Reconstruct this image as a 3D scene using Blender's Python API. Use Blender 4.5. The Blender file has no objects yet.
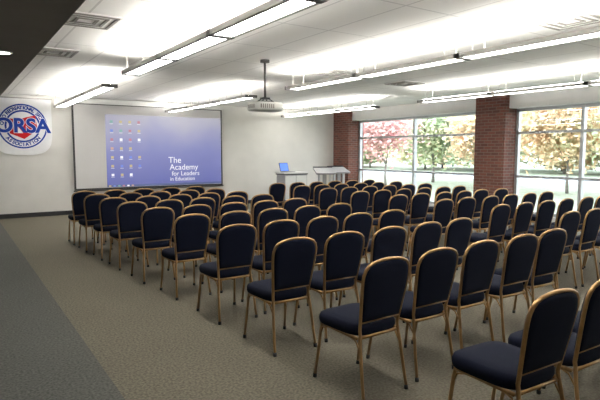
import bpy, bmesh, math, random
from mathutils import Vector, Matrix
random.seed(7)
scn = bpy.context.scene
col = scn.collection

# ---------------------------------------------------------------- materials
def mat(name, color, rough=0.6, metal=0.0, emis=None, estr=0.0, noise=None, bump=None, spec=0.5):
    m = bpy.data.materials.new(name); m.use_nodes = True
    nt = m.node_tree; b = nt.nodes["Principled BSDF"]
    b.inputs["Base Color"].default_value = (*color, 1)
    b.inputs["Roughness"].default_value = rough
    b.inputs["Metallic"].default_value = metal
    b.inputs["Specular IOR Level"].default_value = spec
    if emis:
        b.inputs["Emission Color"].default_value = (*emis, 1)
        b.inputs["Emission Strength"].default_value = estr
    tc = nt.nodes.new("ShaderNodeTexCoord")
    if noise:
        sc, amt = noise
        n = nt.nodes.new("ShaderNodeTexNoise"); n.inputs["Scale"].default_value = sc
        n.inputs["Detail"].default_value = 3
        r = nt.nodes.new("ShaderNodeValToRGB")
        r.color_ramp.elements[0].position = 0.3; r.color_ramp.elements[1].position = 0.7
        r.color_ramp.elements[0].color = (*[c*(1-amt) for c in color], 1)
        r.color_ramp.elements[1].color = (*[min(1, c*(1+amt)) for c in color], 1)
        nt.links.new(tc.outputs["Object"], n.inputs["Vector"])
        nt.links.new(n.outputs["Fac"], r.inputs["Fac"])
        nt.links.new(r.outputs["Color"], b.inputs["Base Color"])
        if bump:
            bp = nt.nodes.new("ShaderNodeBump"); bp.inputs["Strength"].default_value = bump
            bp.inputs["Distance"].default_value = 0.01
            nt.links.new(n.outputs["Fac"], bp.inputs["Height"])
            nt.links.new(bp.outputs["Normal"], b.inputs["Normal"])
    return m

M_wall = mat("wall_paint", (0.68, 0.665, 0.635), 0.8, noise=(3, 0.03))
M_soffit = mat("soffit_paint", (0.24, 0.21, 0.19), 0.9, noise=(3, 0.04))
M_white = mat("white_paint", (0.80, 0.79, 0.77), 0.7, noise=(4, 0.02))
M_base = mat("baseboard_vinyl", (0.015, 0.015, 0.017), 0.5, noise=(8, 0.1))
M_fabric = mat("navy_fabric", (0.0048, 0.0070, 0.0185), 0.9, noise=(260, 0.35), bump=0.15, spec=0.15)
M_gold = mat("gold_metal", (0.42, 0.25, 0.105), 0.36, 0.75, noise=(30, 0.1))
M_rubber = mat("black_rubber", (0.02, 0.02, 0.02), 0.7, noise=(20, 0.1))
M_alu = mat("aluminium_frame", (0.50, 0.51, 0.53), 0.45, 0.3, noise=(10, 0.05))
M_fix = mat("fixture_metal", (0.40, 0.39, 0.37), 0.4, 0.4, noise=(10, 0.05))
M_fixdark = mat("fixture_end", (0.10, 0.095, 0.09), 0.5, 0.3, noise=(10, 0.05))
M_lens = mat("lamp_lens", (0.9, 0.9, 0.85), 0.5, emis=(1.0, 0.98, 0.935), estr=8)
M_up = mat("lamp_uplight", (0.9, 0.9, 0.85), 0.5, emis=(1.0, 0.97, 0.915), estr=34)
M_black = mat("black_plastic", (0.02, 0.02, 0.022), 0.4, noise=(20, 0.1))
M_plastic = mat("white_plastic", (0.66, 0.66, 0.64), 0.4, noise=(20, 0.03))
M_grey = mat("grey_laminate", (0.30, 0.30, 0.31), 0.5, noise=(20, 0.05))
M_cloth = mat("banner_cloth", (0.86, 0.86, 0.87), 0.8, noise=(12, 0.02))
M_blue = mat("logo_blue", (0.01, 0.045, 0.30), 0.8, noise=(12, 0.05), spec=0.2)
M_red = mat("logo_red", (0.55, 0.012, 0.015), 0.8, noise=(12, 0.05), spec=0.2)
M_scrn = mat("screen_matte", (0.56, 0.55, 0.55), 0.9, noise=(5, 0.01))
M_lap = mat("laptop_display", (0.02, 0.05, 0.3), 0.3, emis=(0.1, 0.25, 0.9), estr=0.6)
M_vent = mat("vent_dark", (0.25, 0.24, 0.22), 0.7, noise=(20, 0.05))

def brickmat():
    m = bpy.data.materials.new("red_brick"); m.use_nodes = True
    nt = m.node_tree; b = nt.nodes["Principled BSDF"]; b.inputs["Roughness"].default_value = 0.85
    tc = nt.nodes.new("ShaderNodeTexCoord"); sep = nt.nodes.new("ShaderNodeSeparateXYZ")
    add = nt.nodes.new("ShaderNodeMath"); add.operation = 'ADD'
    cmb = nt.nodes.new("ShaderNodeCombineXYZ")
    nt.links.new(tc.outputs["Object"], sep.inputs[0])
    nt.links.new(sep.outputs["X"], add.inputs[0]); nt.links.new(sep.outputs["Y"], add.inputs[1])
    nt.links.new(add.outputs[0], cmb.inputs["X"]); nt.links.new(sep.outputs["Z"], cmb.inputs["Y"])
    br = nt.nodes.new("ShaderNodeTexBrick")
    br.inputs["Scale"].default_value = 1.0
    br.inputs["Brick Width"].default_value = 0.21; br.inputs["Row Height"].default_value = 0.073
    br.inputs["Mortar Size"].default_value = 0.006
    br.inputs["Color1"].default_value = (0.16, 0.050, 0.032, 1)
    br.inputs["Color2"].default_value = (0.085, 0.028, 0.020, 1)
    br.inputs["Mortar"].default_value = (0.17, 0.14, 0.12, 1)
    nt.links.new(cmb.outputs[0], br.inputs["Vector"])
    nt.links.new(br.outputs["Color"], b.inputs["Base Color"])
    return m
M_brick = brickmat()

def ceilmat():
    m = bpy.data.materials.new("ceiling_tile"); m.use_nodes = True
    nt = m.node_tree; b = nt.nodes["Principled BSDF"]; b.inputs["Roughness"].default_value = 0.9
    tc = nt.nodes.new("ShaderNodeTexCoord")
    br = nt.nodes.new("ShaderNodeTexBrick"); br.offset = 0.0
    br.inputs["Scale"].default_value = 1.0
    br.inputs["Brick Width"].default_value = 1.22; br.inputs["Row Height"].default_value = 0.61
    br.inputs["Mortar Size"].default_value = 0.012
    br.inputs["Color1"].default_value = (0.92, 0.91, 0.88, 1)
    br.inputs["Color2"].default_value = (0.90, 0.89, 0.86, 1)
    br.inputs["Mortar"].default_value = (0.70, 0.69, 0.67, 1)
    mp = nt.nodes.new("ShaderNodeMapping"); mp.inputs["Rotation"].default_value = (0, 0, math.pi/2)
    nt.links.new(tc.outputs["Object"], mp.inputs[0]); nt.links.new(mp.outputs[0], br.inputs["Vector"])
    nt.links.new(br.outputs["Color"], b.inputs["Base Color"])
    return m
M_ceil = ceilmat()

def carpet():
    m = bpy.data.materials.new("carpet"); m.use_nodes = True
    nt = m.node_tree; b = nt.nodes["Principled BSDF"]
    b.inputs["Roughness"].default_value = 0.95; b.inputs["Specular IOR Level"].default_value = 0.15
    L = nt.links.new
    tc = nt.nodes.new("ShaderNodeTexCoord"); sep = nt.nodes.new("ShaderNodeSeparateXYZ")
    L(tc.outputs["Object"], sep.inputs[0])
    gt = nt.nodes.new("ShaderNodeMath"); gt.operation = 'GREATER_THAN'; gt.inputs[1].default_value = 0.87
    L(sep.outputs["X"], gt.inputs[0])
    mixc = nt.nodes.new("ShaderNodeMixRGB")
    mixc.inputs[1].default_value = (0.092, 0.094, 0.086, 1)
    mixc.inputs[2].default_value = (0.138, 0.125, 0.096, 1)
    L(gt.outputs[0], mixc.inputs[0])
    n = nt.nodes.new("ShaderNodeTexNoise"); n.inputs["Scale"].default_value = 55; n.inputs["Detail"].default_value = 4
    L(tc.outputs["Object"], n.inputs["Vector"])
    r = nt.nodes.new("ShaderNodeValToRGB")
    r.color_ramp.elements[0].position = 0.35; r.color_ramp.elements[1].position = 0.65
    r.color_ramp.elements[0].color = (0.66, 0.66, 0.66, 1); r.color_ramp.elements[1].color = (1.28, 1.28, 1.28, 1)
    L(n.outputs["Fac"], r.inputs[0])
    n2 = nt.nodes.new("ShaderNodeTexNoise"); n2.inputs["Scale"].default_value = 1.2
    L(tc.outputs["Object"], n2.inputs["Vector"])
    r2 = nt.nodes.new("ShaderNodeValToRGB")
    r2.color_ramp.elements[0].color = (0.9, 0.9, 0.9, 1); r2.color_ramp.elements[1].color = (1.08, 1.08, 1.08, 1)
    L(n2.outputs["Fac"], r2.inputs[0])
    m1 = nt.nodes.new("ShaderNodeMixRGB"); m1.blend_type = 'MULTIPLY'; m1.inputs[0].default_value = 1
    m2 = nt.nodes.new("ShaderNodeMixRGB"); m2.blend_type = 'MULTIPLY'; m2.inputs[0].default_value = 1
    L(mixc.outputs[0], m1.inputs[1]); L(r.outputs[0], m1.inputs[2])
    L(m1.outputs[0], m2.inputs[1]); L(r2.outputs[0], m2.inputs[2])
    L(m2.outputs[0], b.inputs["Base Color"])
    bp = nt.nodes.new("ShaderNodeBump"); bp.inputs["Strength"].default_value = 0.3; bp.inputs["Distance"].default_value = 0.01
    L(n.outputs["Fac"], bp.inputs["Height"]); L(bp.outputs[0], b.inputs["Normal"])
    return m
M_carpet = carpet()

def glassmat():
    m = bpy.data.materials.new("window_glass"); m.use_nodes = True
    nt = m.node_tree
    for n in list(nt.nodes):
        if n.type == 'BSDF_PRINCIPLED': nt.nodes.remove(n)
    out = [n for n in nt.nodes if n.type == 'OUTPUT_MATERIAL'][0]
    t = nt.nodes.new("ShaderNodeBsdfTransparent"); g = nt.nodes.new("ShaderNodeBsdfGlossy")
    g.inputs["Roughness"].default_value = 0.02
    t.inputs["Color"].default_value = (0.94, 0.96, 0.96, 1)
    mx = nt.nodes.new("ShaderNodeMixShader"); mx.inputs[0].default_value = 0.05
    nt.links.new(t.outputs[0], mx.inputs[1]); nt.links.new(g.outputs[0], mx.inputs[2])
    nt.links.new(mx.outputs[0], out.inputs[0])
    return m
M_glass = glassmat()

# ---------------------------------------------------------------- mesh helpers
class MB:
    def __init__(s): s.v = []; s.f = []; s.mi = []; s.mats = []; s.sm = []
    def m(s, mat):
        if mat not in s.mats: s.mats.append(mat)
        return s.mats.index(mat)
    def add(s, verts, faces, mat, smooth=False):
        o = len(s.v); s.v += [tuple(v) for v in verts]; k = s.m(mat)
        for f in faces:
            s.f.append(tuple(i+o for i in f)); s.mi.append(k); s.sm.append(smooth)
    def box(s, x0, x1, y0, y1, z0, z1, mat, M=None):
        vs = [Vector((x, y, z)) for x in (x0, x1) for y in (y0, y1) for z in (z0, z1)]
        if M: vs = [M @ v for v in vs]
        s.add(vs, [(0,1,3,2),(4,6,7,5),(0,4,5,1),(2,3,7,6),(0,2,6,4),(1,5,7,3)], mat)
    def tube(s, pts, r, mat, n=8, closed=False, r2=None):
        pts = [Vector(p) for p in pts]; N = len(pts); rings = []
        up = None
        for i, p in enumerate(pts):
            if closed: t = (pts[(i+1) % N]-pts[i-1]).normalized()
            else:
                a = pts[max(i-1, 0)]; b = pts[min(i+1, N-1)]; t = (b-a).normalized()
            if up is None:
                up = Vector((1, 0, 0)) if abs(t.x) < 0.8 else Vector((0, 1, 0))
            up = (up - t*up.dot(t)).normalized(); sd = t.cross(up)
            rr = r if r2 is None else r+(r2-r)*i/(N-1)
            rings.append([p+(up*math.cos(2*math.pi*(k+.5)/n)+sd*math.sin(2*math.pi*(k+.5)/n))*rr for k in range(n)])
        vs = [v for R in rings for v in R]; fs = []
        for i in range(N if closed else N-1):
            j = (i+1) % N
            for k in range(n):
                l = (k+1) % n
                fs.append((i*n+k, i*n+l, j*n+l, j*n+k))
        if not closed:
            fs.append(tuple(range(n-1, -1, -1))); fs.append(tuple((N-1)*n+k for k in range(n)))
        s.add(vs, fs, mat, True)
    def loft(s, rings, mat, smooth=True):
        n = len(rings[0]); vs = [v for R in rings for v in R]; fs = []
        for i in range(len(rings)-1):
            for k in range(n):
                l = (k+1) % n
                fs.append((i*n+k, i*n+l, (i+1)*n+l, (i+1)*n+k))
        fs.append(tuple(range(n-1, -1, -1))); fs.append(tuple((len(rings)-1)*n+k for k in range(n)))
        s.add(vs, fs, mat, smooth)
    def mesh(s, name, fixn=True):
        me = bpy.data.meshes.new(name); me.from_pydata(s.v, [], s.f)
        for m in s.mats: me.materials.append(m)
        for p, k, q in zip(me.polygons, s.mi, s.sm): p.material_index = k; p.use_smooth = q
        if fixn:
            bm = bmesh.new(); bm.from_mesh(me); bmesh.ops.recalc_face_normals(bm, faces=bm.faces); bm.to_mesh(me); bm.free()
        me.update(); return me
    def obj(s, name, loc=(0, 0, 0), rz=0, parent=None, fixn=True):
        o = bpy.data.objects.new(name, s.mesh(name, fixn)); col.objects.link(o)
        o.location = loc; o.rotation_euler[2] = rz
        if parent: o.parent = parent
        return o

def boxobj(name, x0, x1, y0, y1, z0, z1, mat, parent=None):
    b = MB(); b.box(x0, x1, y0, y1, z0, z1, mat); return b.obj(name, parent=parent)

# ---------------------------------------------------------------- room
YB = 14.42; XR = 11.55; XL = -4.0; YR = -3.0; ZC = 3.0
boxobj("floor", XL-.2, XR+.15, YR-.2, YB+.2, -0.12, 0.0, M_carpet)
boxobj("ceiling", XL-.2, XR+.15, YR-.2, YB+.2, ZC, ZC+.15, M_ceil)
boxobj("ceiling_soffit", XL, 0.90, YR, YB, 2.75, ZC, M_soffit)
boxobj("wall_back", XL-.2, XR+.15, YB, YB+.2, 0, ZC, M_wall)
boxobj("wall_left", XL-.2, XL, YR-.2, YB, 0, ZC, M_wall)
boxobj("wall_rear", XL, XR+.15, YR-.2, YR, 0, ZC, M_wall)
boxobj("baseboard_back", XL, 11.05, YB-.015, YB, 0, 0.11, M_base)
boxobj("baseboard_left", XL, XL+.015, YR, YB-.015, 0, 0.11, M_base)
piers = [(13.6, YB), (7.7, 8.55), (2.0, 2.85), (YR, -2.2)]
for a, b in piers: boxobj("wall_right_brick_pier", 11.05, XR+.15, a, b, 0, ZC, M_brick)
gaps = [(8.55, 13.6), (2.85, 7.7), (-2.2, 2.0)]
for i, (a, b) in enumerate(gaps):
    boxobj("wall_right_header", 11.2, XR+.15, a, b, 2.66, ZC, M_white)
    boxobj("wall_right_curb", 11.45, XR+.15, a, b, 0, 0.12, M_white)
    w = MB(); x0, x1 = XR-.05, XR+.05; t = .035
    w.box(x0, x1, a, b, 0.12, 0.12+2*t, M_alu); w.box(x0, x1, a, b, 2.66-2*t, 2.66, M_alu)
    w.box(x0, x1, a, a+2*t, .12, 2.66, M_alu); w.box(x0, x1, b-2*t, b, .12, 2.66, M_alu)
    n = 3 if i else 2
    for k in range(1, n):
        y = a+(b-a)*k/n; w.box(x0-.01, x1, y-t, y+t, .12, 2.66, M_alu)
    for z in (1.02, 2.08): w.box(x0, x1, a, b, z-t*.8, z+t*.8, M_alu)
    w.box(XR-.004, XR+.004, a, b, .14, 2.64, M_glass)
    w.obj("window_%d" % (i+1))

# ---------------------------------------------------------------- ceiling light rows
def lightrow(x, y0, y1, nseg):
    b = MB(); z0 = 2.70; z1 = 2.75; W = .13
    b.box(x-W, x-W+.035, y0, y1, z0, z1, M_fix); b.box(x+W-.035, x+W, y0, y1, z0, z1, M_fix)
    b.box(x-W+.035, x+W-.035, y0+.02, y1-.02, z0+.02, z0+.035, M_fixdark)
    b.box(x-W, x+W, y0-.03, y0, z0-.004, z1+.004, M_fixdark); b.box(x-W, x+W, y1, y1+.03, z0-.004, z1+.004, M_fixdark)
    L = (y1-y0)/nseg
    for k in range(nseg):
        a = y0+k*L+.05; c = y0+(k+1)*L-.05
        b.box(x-W+.04, x+W-.04, a, c, z0+.004, z0+.0195, M_lens)
        b.box(x-.05, x+.05, a, c, z0+.036, z0+.064, M_up)
        if k: b.box(x-W, x+W, y0+k*L-.04, y0+k*L+.04, z0-.003, z1+.003, M_fixdark)
        for yy in (a+.15, c-.15): b.tube([(x-W+.02, yy, z1), (x-W+.02, yy, ZC)], .004, M_fix, 6); b.tube([(x+W-.02, yy, z1), (x+W-.02, yy, ZC)], .004, M_fix, 6)
    b.obj("pendant_linear_light")
lightrow(2.18, 0.2, 7.54, 5); lightrow(2.28, 9.17, 14.0, 3)
lightrow(5.05, 0.4, 7.8, 4); lightrow(5.07, 9.35, 14.0, 3)
lightrow(8.75, 0.9, 8.2, 4); lightrow(8.8, 9.8, 14.0, 3)

def diffuser(x, y, s=.3, sy=None):
    sy = sy or s
    b = MB(); b.box(x-s, x+s, y-sy, y+sy, ZC-.012, ZC, M_white)
    for k in range(3):
        q = 1-.28*k
        for (p0, p1, q0, q1) in ((-s*q+.02, s*q-.02, -sy*q+.02, -sy*q+.05), (-s*q+.02, s*q-.02, sy*q-.05, sy*q-.02),
                                 (-s*q+.02, -s*q+.05, -sy*q+.05, sy*q-.05), (s*q-.05, s*q-.02, -sy*q+.05, sy*q-.05)):
            if p1 > p0 and q1 > q0: b.box(x+p0, x+p1, y+q0, y+q1, ZC-.02, ZC-.012, M_vent)
    b.obj("ceiling_air_vent")
diffuser(5.5, 3.1); diffuser(5.5, 7.35); diffuser(7.7, 7.7); diffuser(1.25, 5.9, .3, .3); diffuser(1.25, 8.0, .3, .3)

for px, py in ((.55, 6.9), (.40, 10.6)):
    b = MB(); b.tube([(0, 0, 0), (0, 0, -.012)], .10, M_white, 24); b.tube([(0, 0, -.012), (0, 0, -.014)], .075, M_lens, 24)
    b.obj("recessed_downlight", (px, py, 2.75))

# ---------------------------------------------------------------- projection screen
PX0, PX1, PZ0, PZ1 = 2.60, 6.76, .62, 2.85; YS = YB-.14
b = MB()
b.box(PX0-.05, PX1+.05, YS-.05, YB-.004, PZ1, PZ1+.13, M_plastic)
b.box(PX0, PX1, YS, YS+.006, PZ0, PZ1, M_black)
b.box(PX0+.045, PX1-.045, YS-.004, YS, PZ0+.05, PZ1-.02, M_scrn)
b.tube([(PX0-.02, YS, PZ0-.01), (PX1+.02, YS, PZ0-.01)], .018, M_black)
screen = b.obj("projection_screen")
def projmat():
    m = bpy.data.materials.new("projected_desktop"); m.use_nodes = True
    nt = m.node_tree; b = nt.nodes["Principled BSDF"]; L = nt.links.new
    tc = nt.nodes.new("ShaderNodeTexCoord"); sep = nt.nodes.new("ShaderNodeSeparateXYZ"); L(tc.outputs["Object"], sep.inputs[0])
    mr = nt.nodes.new("ShaderNodeMapRange"); mr.inputs[1].default_value = .7; mr.inputs[2].default_value = 2.6
    L(sep.outputs["Z"], mr.inputs[0])
    nz = nt.nodes.new("ShaderNodeTexNoise"); nz.inputs["Scale"].default_value = 1.0; L(tc.outputs["Object"], nz.inputs["Vector"])
    ad = nt.nodes.new("ShaderNodeMath"); ad.operation = 'MULTIPLY_ADD'; ad.inputs[1].default_value = .5; L(nz.outputs["Fac"], ad.inputs[0])
    sb = nt.nodes.new("ShaderNodeMath"); sb.operation = 'SUBTRACT'; sb.inputs[1].default_value = .25
    L(mr.outputs[0], ad.inputs[2]); L(ad.outputs[0], sb.inputs[0])
    r = nt.nodes.new("ShaderNodeValToRGB"); L(sb.outputs[0], r.inputs[0])
    e = r.color_ramp.elements
    e[0].position = 0; e[0].color = (0.05, 0.07, 0.36, 1)
    e[1].position = 1; e[1].color = (0.44, 0.43, 0.50, 1)
    x = e.new(.45); x.color = (0.14, 0.16, 0.44, 1)
    x = e.new(.75); x.color = (0.28, 0.29, 0.48, 1)
    b.inputs["Base Color"].default_value = (.13, .13, .15, 1); b.inputs["Roughness"].default_value = .9
    b.inputs["Specular IOR Level"].default_value = 0
    L(r.outputs[0], b.inputs["Emission Color"]); b.inputs["Emission Strength"].default_value = 0.52
    return m
M_proj = projmat()
JX0, JX1, JZ0, JZ1 = 3.41, 6.71, .68, 2.60
boxobj("projected_image", JX0, JX1, YS-.007, YS-.004, JZ0, JZ1, M_proj, screen)
def emi(name, c, s=.3): return mat(name, tuple(v*.3 for v in c), .8, emis=c, estr=s)
pal = [emi("icon_yellow", (.8, .65, .3)), emi("icon_blue", (.25, .35, .9)), emi("icon_green", (.3, .6, .5)),
       emi("icon_red", (.7, .3, .35)), emi("icon_white", (1, 1, 1), .45), emi("icon_orange", (.8, .5, .35))]
b = MB()
for i in range(4):
    for j in range(7):
        if (i == 3 and j in (3, 6)): continue
        x = JX0+.12+i*.24; z = JZ1-.22-j*.235
        mm = random.choice(pal)
        b.box(x, x+.07, YS-.010, YS-.007, z, z+.065, mm)
        b.box(x-.01, x+.08, YS-.009, YS-.007, z-.030, z-.022, pal[4])
b.box(JX0, JX1, YS-.010, YS-.007, JZ0, JZ0+.06, emi("taskbar", (.16, .2, .4)))
for k in range(6): b.box(JX0+.04+k*.12, JX0+.10+k*.12, YS-.012, YS-.010, JZ0+.01, JZ0+.05, pal[k % 6])
b.obj("desktop_icons", parent=screen)

def text(s, name, size, loc, mat, parent=None, off=0.0, ext=.001, roll=0):
    c = bpy.data.curves.new(name, 'FONT'); c.body = s; c.size = size; c.align_x = 'CENTER'; c.align_y = 'CENTER'
    c.offset = off; c.extrude = ext
    o = bpy.data.objects.new(name+"_tmp", c); col.objects.link(o)
    bpy.context.view_layer.update()
    me = bpy.data.meshes.new_from_object(o.evaluated_get(bpy.context.evaluated_depsgraph_get()))
    bpy.data.objects.remove(o)
    me.materials.clear(); me.materials.append(mat)
    ob = bpy.data.objects.new(name, me); col.objects.link(ob)
    ob.matrix_world = Matrix.Translation(loc) @ Matrix.Rotation(math.pi/2, 4, 'X') @ Matrix.Rotation(roll, 4, 'Z')
    if parent: ob.parent = parent
    return ob
for i, (s, sz, dx, dz) in enumerate([("The", .24, -.22, 0), ("Academy", .23, .05, -.2), ("for Leaders", .18, .10, -.38), ("in Education", .15, .0, -.53)]):
    text(s, "screen_text_%d" % i, sz, (5.5+dx, YS-.012, 1.38+dz), pal[4], screen)

# ---------------------------------------------------------------- banner
cx, cz, R = 1.50, 2.24, .54; yb = YB-.028
b = MB()
pts = []
for k in range(25):
    a = math.pi+math.pi*k/24; c, s = math.cos(a), math.sin(a)
    pts.append((cx+.65*math.copysign(abs(c)**.6, c), cz-.04-.66*abs(s)**.6))
pts += [(cx+.65, 2.93), (cx-.59, 2.93)]
pts[0] = (cx-.59, pts[0][1])
pts = [(max(p[0], cx-.59), p[1]) for p in pts]
b.loft([[(p[0], yb+.02, p[1]) for p in pts], [(p[0], yb, p[1]) for p in pts]], M_cloth, False)
b.tube([(cx-.58, yb+.008, 2.92), (cx+.67, yb+.008, 2.92)], .014, M_fix)
def disc(r, y, m):
    b.loft([[(cx+r*math.cos(t*math.pi/24), y+.003, cz+r*math.sin(t*math.pi/24)) for t in range(48)],
            [(cx+r*math.cos(t*math.pi/24), y, cz+r*math.sin(t*math.pi/24)) for t in range(48)]], m, False)
disc(R, yb-.003, M_blue); disc(R-.035, yb-.006, M_cloth); disc(R-.15, yb-.009, M_blue); disc(R-.19, yb-.012, M_cloth)
sh = [(-.32, .18), (-.05, .17), (.08, .22), (.28, .27), (.31, -.02), (.19, -.18), (.02, -.31), (-.14, -.24), (-.29, -.18)]
b.loft([[(cx+x, yb-.012, cz+z) for x, z in sh], [(cx+x, yb-.016, cz+z) for x, z in sh]], M_red, False)
ban = b.obj("association_banner")
text("ORSA", "logo_outline", .47, (cx, yb-.018, cz), M_cloth, ban, .028)
text("ORSA", "logo_letters", .47, (cx, yb-.022, cz), M_blue, ban, .016)
def arc(s, r, a0, a1, flip):
    n = len(s)
    for i, ch in enumerate(s):
        if ch == ' ': continue
        a = a0+(a1-a0)*i/(n-1)
        roll = a-math.pi/2 if not flip else a+math.pi/2
        text(ch, "ring_letter", .11, (cx+r*math.cos(a), yb-.009, cz+r*math.sin(a)), M_blue, ban, .005, roll=roll)
arc("OHIO RECREATIONAL SPORTS", .445, math.radians(172), math.radians(8), False)
arc("ASSOCIATION", .445, math.radians(222), math.radians(318), True)

# ---------------------------------------------------------------- projector
b = MB()
ol = []
for k in range(32):
    a = 2*math.pi*k/32; c, s = math.cos(a), math.sin(a)
    ol.append((.24*math.copysign(abs(c)**.35, c), .19*math.copysign(abs(s)**.35, s)))
b.loft([[(x*q, y*q, z) for x, y in ol] for q, z in ((.9, -.065), (.98, -.055), (1, -.03), (1, .03), (.97, .055), (.88, .065))], M_plastic)
b.tube([(.10, .17, 0), (.10, .225, 0)], .05, M_black, 20); b.tube([(.10, .22, 0), (.10, .235, 0)], .035, M_glass, 20)
for k in range(7): b.box(-.18+k*.035, -.165+k*.035, -.195, -.18, -.03, .03, M_vent)
for k in range(6): b.box(-.245, -.235, -.1+k*.035, -.085+k*.035, -.03, .03, M_vent)
b.box(-.10, .10, -.09, .09, .065, .085, M_black)
for sx in (-.09, .09):
    for sy in (-.08, .08): b.tube([(sx*.5, sy*.5, .12), (sx, sy, .08)], .008, M_black, 6)
b.box(-.06, .06, -.05, .05, .115, .14, M_black)
b.tube([(0, 0, .14), (0, 0, .68)], .018, M_fixdark, 12)
b.tube([(0, 0, .66), (0, 0, .70)], .07, M_fixdark, 20)
b.obj("ceiling_projector", (4.02, 6.96, 2.30))

# ---------------------------------------------------------------- media cart, laptop, lecterns
b = MB()
b.box(-.42, .42, -.25, .25, 1.00, 1.04, M_plastic); b.box(-.38, .38, -.22, .22, .12, .98, M_grey)
b.box(-.40, .40, -.24, .24, .97, 1.00, M_black); b.box(-.36, -.01, -.232, -.22, .16, .94, M_plastic); b.box(.01, .36, -.232, -.22, .16, .94, M_plastic)
for sx in (-.33, .33):
    for sy in (-.18, .18):
        b.tube([(sx-.02, sy, .05), (sx+.02, sy, .05)], .05, M_rubber, 14); b.box(sx-.03, sx+.03, sy-.03, sy+.03, .08, .12, M_black)
b.obj("media_cart", (8.15, 12.6, 0))
b = MB(); b.box(-.18, .18, -.12, .12, 0, .018, M_grey); b.box(-.15, .15, -.06, .09, .018, .021, M_black)
Ml = Matrix.Translation((0, .12, .018)) @ Matrix.Rotation(math.radians(-15), 4, 'X')
b.box(-.18, .18, 0, .012, 0, .25, M_black, Ml); b.box(-.165, .165, -.002, 0, .015, .238, M_lap, Ml)
b.obj("laptop", (8.02, 12.6, 1.04), math.radians(15))
def lectern(x, y, rz):
    b = MB()
    b.box(-.26, .26, -.20, .20, 0, .03, M_black); b.box(-.05, .05, -.04, .04, .03, 1.0, M_grey)
    b.box(-.19, -.15, -.05, .05, .03, .98, M_alu); b.box(.15, .19, -.05, .05, .03, .98, M_alu)
    Mt = Matrix.Translation((0, 0, 1.05)) @ Matrix.Rotation(math.radians(-20), 4, 'X')
    b.box(-.30, .30, -.22, .22, -.03, .02, M_grey, Mt); b.box(-.30, .30, -.24, -.22, -.04, .05, M_black, Mt)
    b.obj("lectern", (x, y, 0), rz)
lectern(9.25, 12.5, math.radians(160)); lectern(10.1, 12.9, math.radians(175))

# ---------------------------------------------------------------- banquet chair
def chair_mesh():
    b = MB(); r = .0115
    prof = [(.168, .46), (.174, .52), (.183, .60), (.192, .68), (.199, .75), (.202, .80), (.200, .84), (.188, .875), (.165, .90), (.125, .918), (.08, .927), (.04, .931)]
    ly = lambda z: .085*(1-(z-.46)/.47) if z > .46 else .085-(.46-z)*.16
    path = [(-.195, ly(.0)-.0, 0.012), (-.19, ly(.12), .12), (-.178, ly(.35), .35), (-.169, ly(.42), .42)]
    path = path + [(-w, ly(z), z) for w, z in prof] + [(0, ly(.933), .933)] + [(w, ly(z), z) for w, z in reversed(prof)] + \
        [(.169, ly(.42), .42), (.178, ly(.35), .35), (.19, ly(.12), .12), (.195, ly(.0), 0.012)]
    b.tube(path, r, M_gold, 8)
    pz = [(w-.008, z-.003) for w, z in prof if z >= .52]
    ol = [(-w, z) for w, z in pz]+[(0, .924)]+[(w, z) for w, z in reversed(pz)]
    zc = .72
    def ring(q, dy):
        return [(x*q, ly(zc+(z-zc)*q)+dy, zc+(z-zc)*q) for x, z in ol]
    b.loft([ring(.80, -.020), ring(.93, -.018), ring(.985, -.010), ring(1.0, .0), ring(.985, .016), ring(.93, .028), ring(.75, .036)], M_fabric)
    b.tube([(-.17, ly(.515), .515), (.17, ly(.515), .515)], .009, M_gold, 8)
    def sring(q, z, n=36):
        o = []
        for k in range(n):
            a = 2*math.pi*k/n; c, s = math.cos(a), math.sin(a)
            y = math.copysign(abs(s)**.45, s); x = math.copysign(abs(c)**.45, c)
            w = .213+.012*y
            o.append((x*w*q, .30+y*.225*q, z))
        return o
    b.loft([sring(.90, .418), sring(.97, .422), sring(1.0, .44), sring(1.0, .465), sring(.97, .485), sring(.88, .497), sring(.6, .503)], M_fabric)
    b.tube([(-.185, .09, .41), (-.185, .47, .41), (-.165, .49, .41), (.165, .49, .41), (.185, .47, .41), (.185, .09, .41)], r, M_gold, 8)
    b.tube([(-.17, .085, .41), (.17, .085, .41)], r, M_gold, 8)
    for s in (-1, 1):
        b.tube([(s*.180, .470, .415), (s*.188, .478, .36), (s*.196, .495, .20), (s*.205, .525, .012)], r, M_gold, 8)
        b.tube([(s*.186, .40, .405), (s*.188, .455, .385), (s*.190, .483, .32)], .006, M_gold, 6)
        b.tube([(s*.182, .17, .405), (s*.180, .11, .385), (s*.179, .066, .32)], .006, M_gold, 6)
        b.tube([(s*.205, .525, .0), (s*.205, .523, .03)], .0145, M_rubber, 8)
        b.tube([(s*.195, ly(0), .0), (s*.195, ly(.03), .03)], .0145, M_rubber, 8)
    return b.mesh("banquet_chair")
CM = chair_mesh()
def chair(x, y, jit=1):
    o = bpy.data.objects.new("banquet_chair", CM); col.objects.link(o)
    o.location = (x+random.uniform(-.012, .012)*jit, y+random.uniform(-.02, .02)*jit, 0)
    o.rotation_euler[2] = math.radians(random.uniform(-2.5, 2.5))*jit
rowsL = [(2.46, 1.38), (2.33, 2.45), (2.26, 3.42), (2.21, 4.37), (2.17, 5.35), (2.10, 6.28), (2.05, 7.2), (2.0, 8.0), (1.95, 8.8), (1.90, 9.6)]
for X, Y in rowsL:
    for k in range(5): chair(X+.525*k, Y+.02*k)
for j in range(8):
    for k in range(6): chair(5.92+.525*k, 3.2+.93*j)

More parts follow.
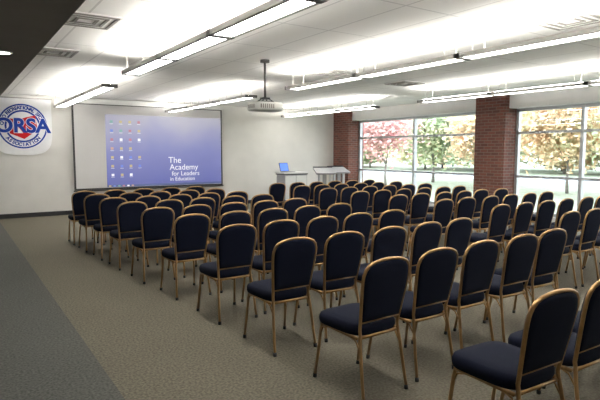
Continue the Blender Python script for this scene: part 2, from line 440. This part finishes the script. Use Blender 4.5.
# ---------------------------------------------------------------- outside
def leafmat(name, c1, c2):
    m = bpy.data.materials.new(name); m.use_nodes = True
    nt = m.node_tree; b = nt.nodes["Principled BSDF"]; b.inputs["Roughness"].default_value = .8
    tc = nt.nodes.new("ShaderNodeTexCoord"); n = nt.nodes.new("ShaderNodeTexNoise"); n.inputs["Scale"].default_value = 1.3
    n.inputs["Detail"].default_value = 5
    r = nt.nodes.new("ShaderNodeValToRGB"); e = r.color_ramp.elements
    e[0].position = .38; e[0].color = (*c1, 1); e[1].position = .62; e[1].color = (*c2, 1)
    nt.links.new(tc.outputs["Object"], n.inputs["Vector"]); nt.links.new(n.outputs["Fac"], r.inputs[0]); nt.links.new(r.outputs[0], b.inputs["Base Color"])
    return m
M_bark = mat("bark", (.22, .20, .18), .9, noise=(9, .3))
Lr = leafmat("leaves_red", (.70, .34, .34), (.76, .54, .48)); Lo = leafmat("leaves_orange", (.78, .50, .30), (.66, .64, .40))
Lg = leafmat("leaves_green", (.40, .52, .30), (.66, .66, .42)); Ly = leafmat("leaves_yellow", (.78, .66, .40), (.54, .62, .38))
M_grass = mat("grass", (.30, .34, .25), .95, noise=(2, .2)); M_pave = mat("pavement", (.36, .38, .40), .9, noise=(5, .08))
boxobj("ground_lawn", XR+.16, 90, -40, 80, -.25, -.13, M_grass)
boxobj("ground_path", 27.5, 33, -40, 80, -.13, -.12, M_pave)
def tree(x, y, H, W, lm, nl, ls=.16, tr=.28):
    b = MB(); tips = []
    def br(p, d, L, r, dep):
        q = p+d*L; mid = p+d*L*.5+Vector((random.uniform(-1, 1), random.uniform(-1, 1), 0))*L*.05
        b.tube([p, mid, q], r, M_bark, 6, r2=r*.6)
        if dep == 0: tips.append(q); return
        if dep < 4: tips.append(q)
        for _ in range(3 if dep > 1 else 4):
            nd = (d+Vector((random.uniform(-1, 1), random.uniform(-1, 1), random.uniform(-.35, .6)))*.9).normalized()
            br(q, nd, L*random.uniform(.6, .85), r*.55, dep-1)
    br(Vector((0, 0, 0)), Vector((0, 0, 1)), H*tr, H*.014, 4)
    vs = []; fs = []
    for i in range(nl):
        t = random.choice(tips); p = t+Vector((random.gauss(0, 1), random.gauss(0, 1), random.gauss(0, .9)))*W
        if p.z < .4: continue
        a = Vector((random.gauss(0, 1), random.gauss(0, 1), random.gauss(0, 1))).normalized(); c = a.orthogonal().normalized()
        s = ls*random.uniform(.6, 1.3); o = len(vs)
        vs += [p-a*s, p+c*s*.6, p+a*s, p-c*s*.6]; fs.append((o, o+1, o+2, o+3))
    b.add(vs, fs, lm)
    b.obj("autumn_tree", (x, y, -.14), fixn=False)
tree(18.2, 19.4, 5.2, .5, Lr, 4500, .10, .22)
tree(23.0, 20.6, 7.0, .7, Lg, 7000, .14, .18)
tree(21.5, 16.0, 5.6, .55, Lo, 6000, .12, .20)
tree(21.5, 11.9, 5.6, .6, Lo, 5000, .12, .22)
tree(21.0, 7.6, 6.0, .6, Lg, 6000, .12, .20)
for i, (x, y, H, lm) in enumerate([(38, 43, 9, Lg), (39, 36, 9, Ly), (40, 29.5, 10, Lg), (41, 23, 9, Lo), (40, 17, 9, Lg), (42, 11, 9, Ly), (41, 48, 9, Lr), (45, 33, 9, Lg), (46, 26, 9, Lg), (46, 19, 9, Lg), (45, 39, 9, Lo)]):
    tree(x, y, H, 1.1, lm, 6000, .24, .13)

# ---------------------------------------------------------------- world & camera
w = bpy.data.worlds.new("World"); scn.world = w; w.use_nodes = True
nt = w.node_tree; bg = nt.nodes["Background"]
tc = nt.nodes.new("ShaderNodeTexCoord"); sp = nt.nodes.new("ShaderNodeSeparateXYZ"); r = nt.nodes.new("ShaderNodeValToRGB")
nt.links.new(tc.outputs["Generated"], sp.inputs[0]); nt.links.new(sp.outputs["Z"], r.inputs[0]); nt.links.new(r.outputs[0], bg.inputs[0])
r.color_ramp.elements[0].color = (.95, .97, 1.0, 1); r.color_ramp.elements[1].color = (.78, .87, 1.0, 1)
bg.inputs[1].default_value = 3.5

cd = bpy.data.cameras.new("camera"); cam = bpy.data.objects.new("camera", cd); col.objects.link(cam)
cd.sensor_width = 36; cd.lens = 31.2; cd.clip_start = .05; cd.clip_end = 300
cam.location = (0, 0, 1.62); cam.rotation_euler = (math.radians(90-5.3), 0, math.radians(-33.8))
scn.camera = cam
scn.view_settings.view_transform = 'Standard'
scn.view_settings.exposure = 0.78
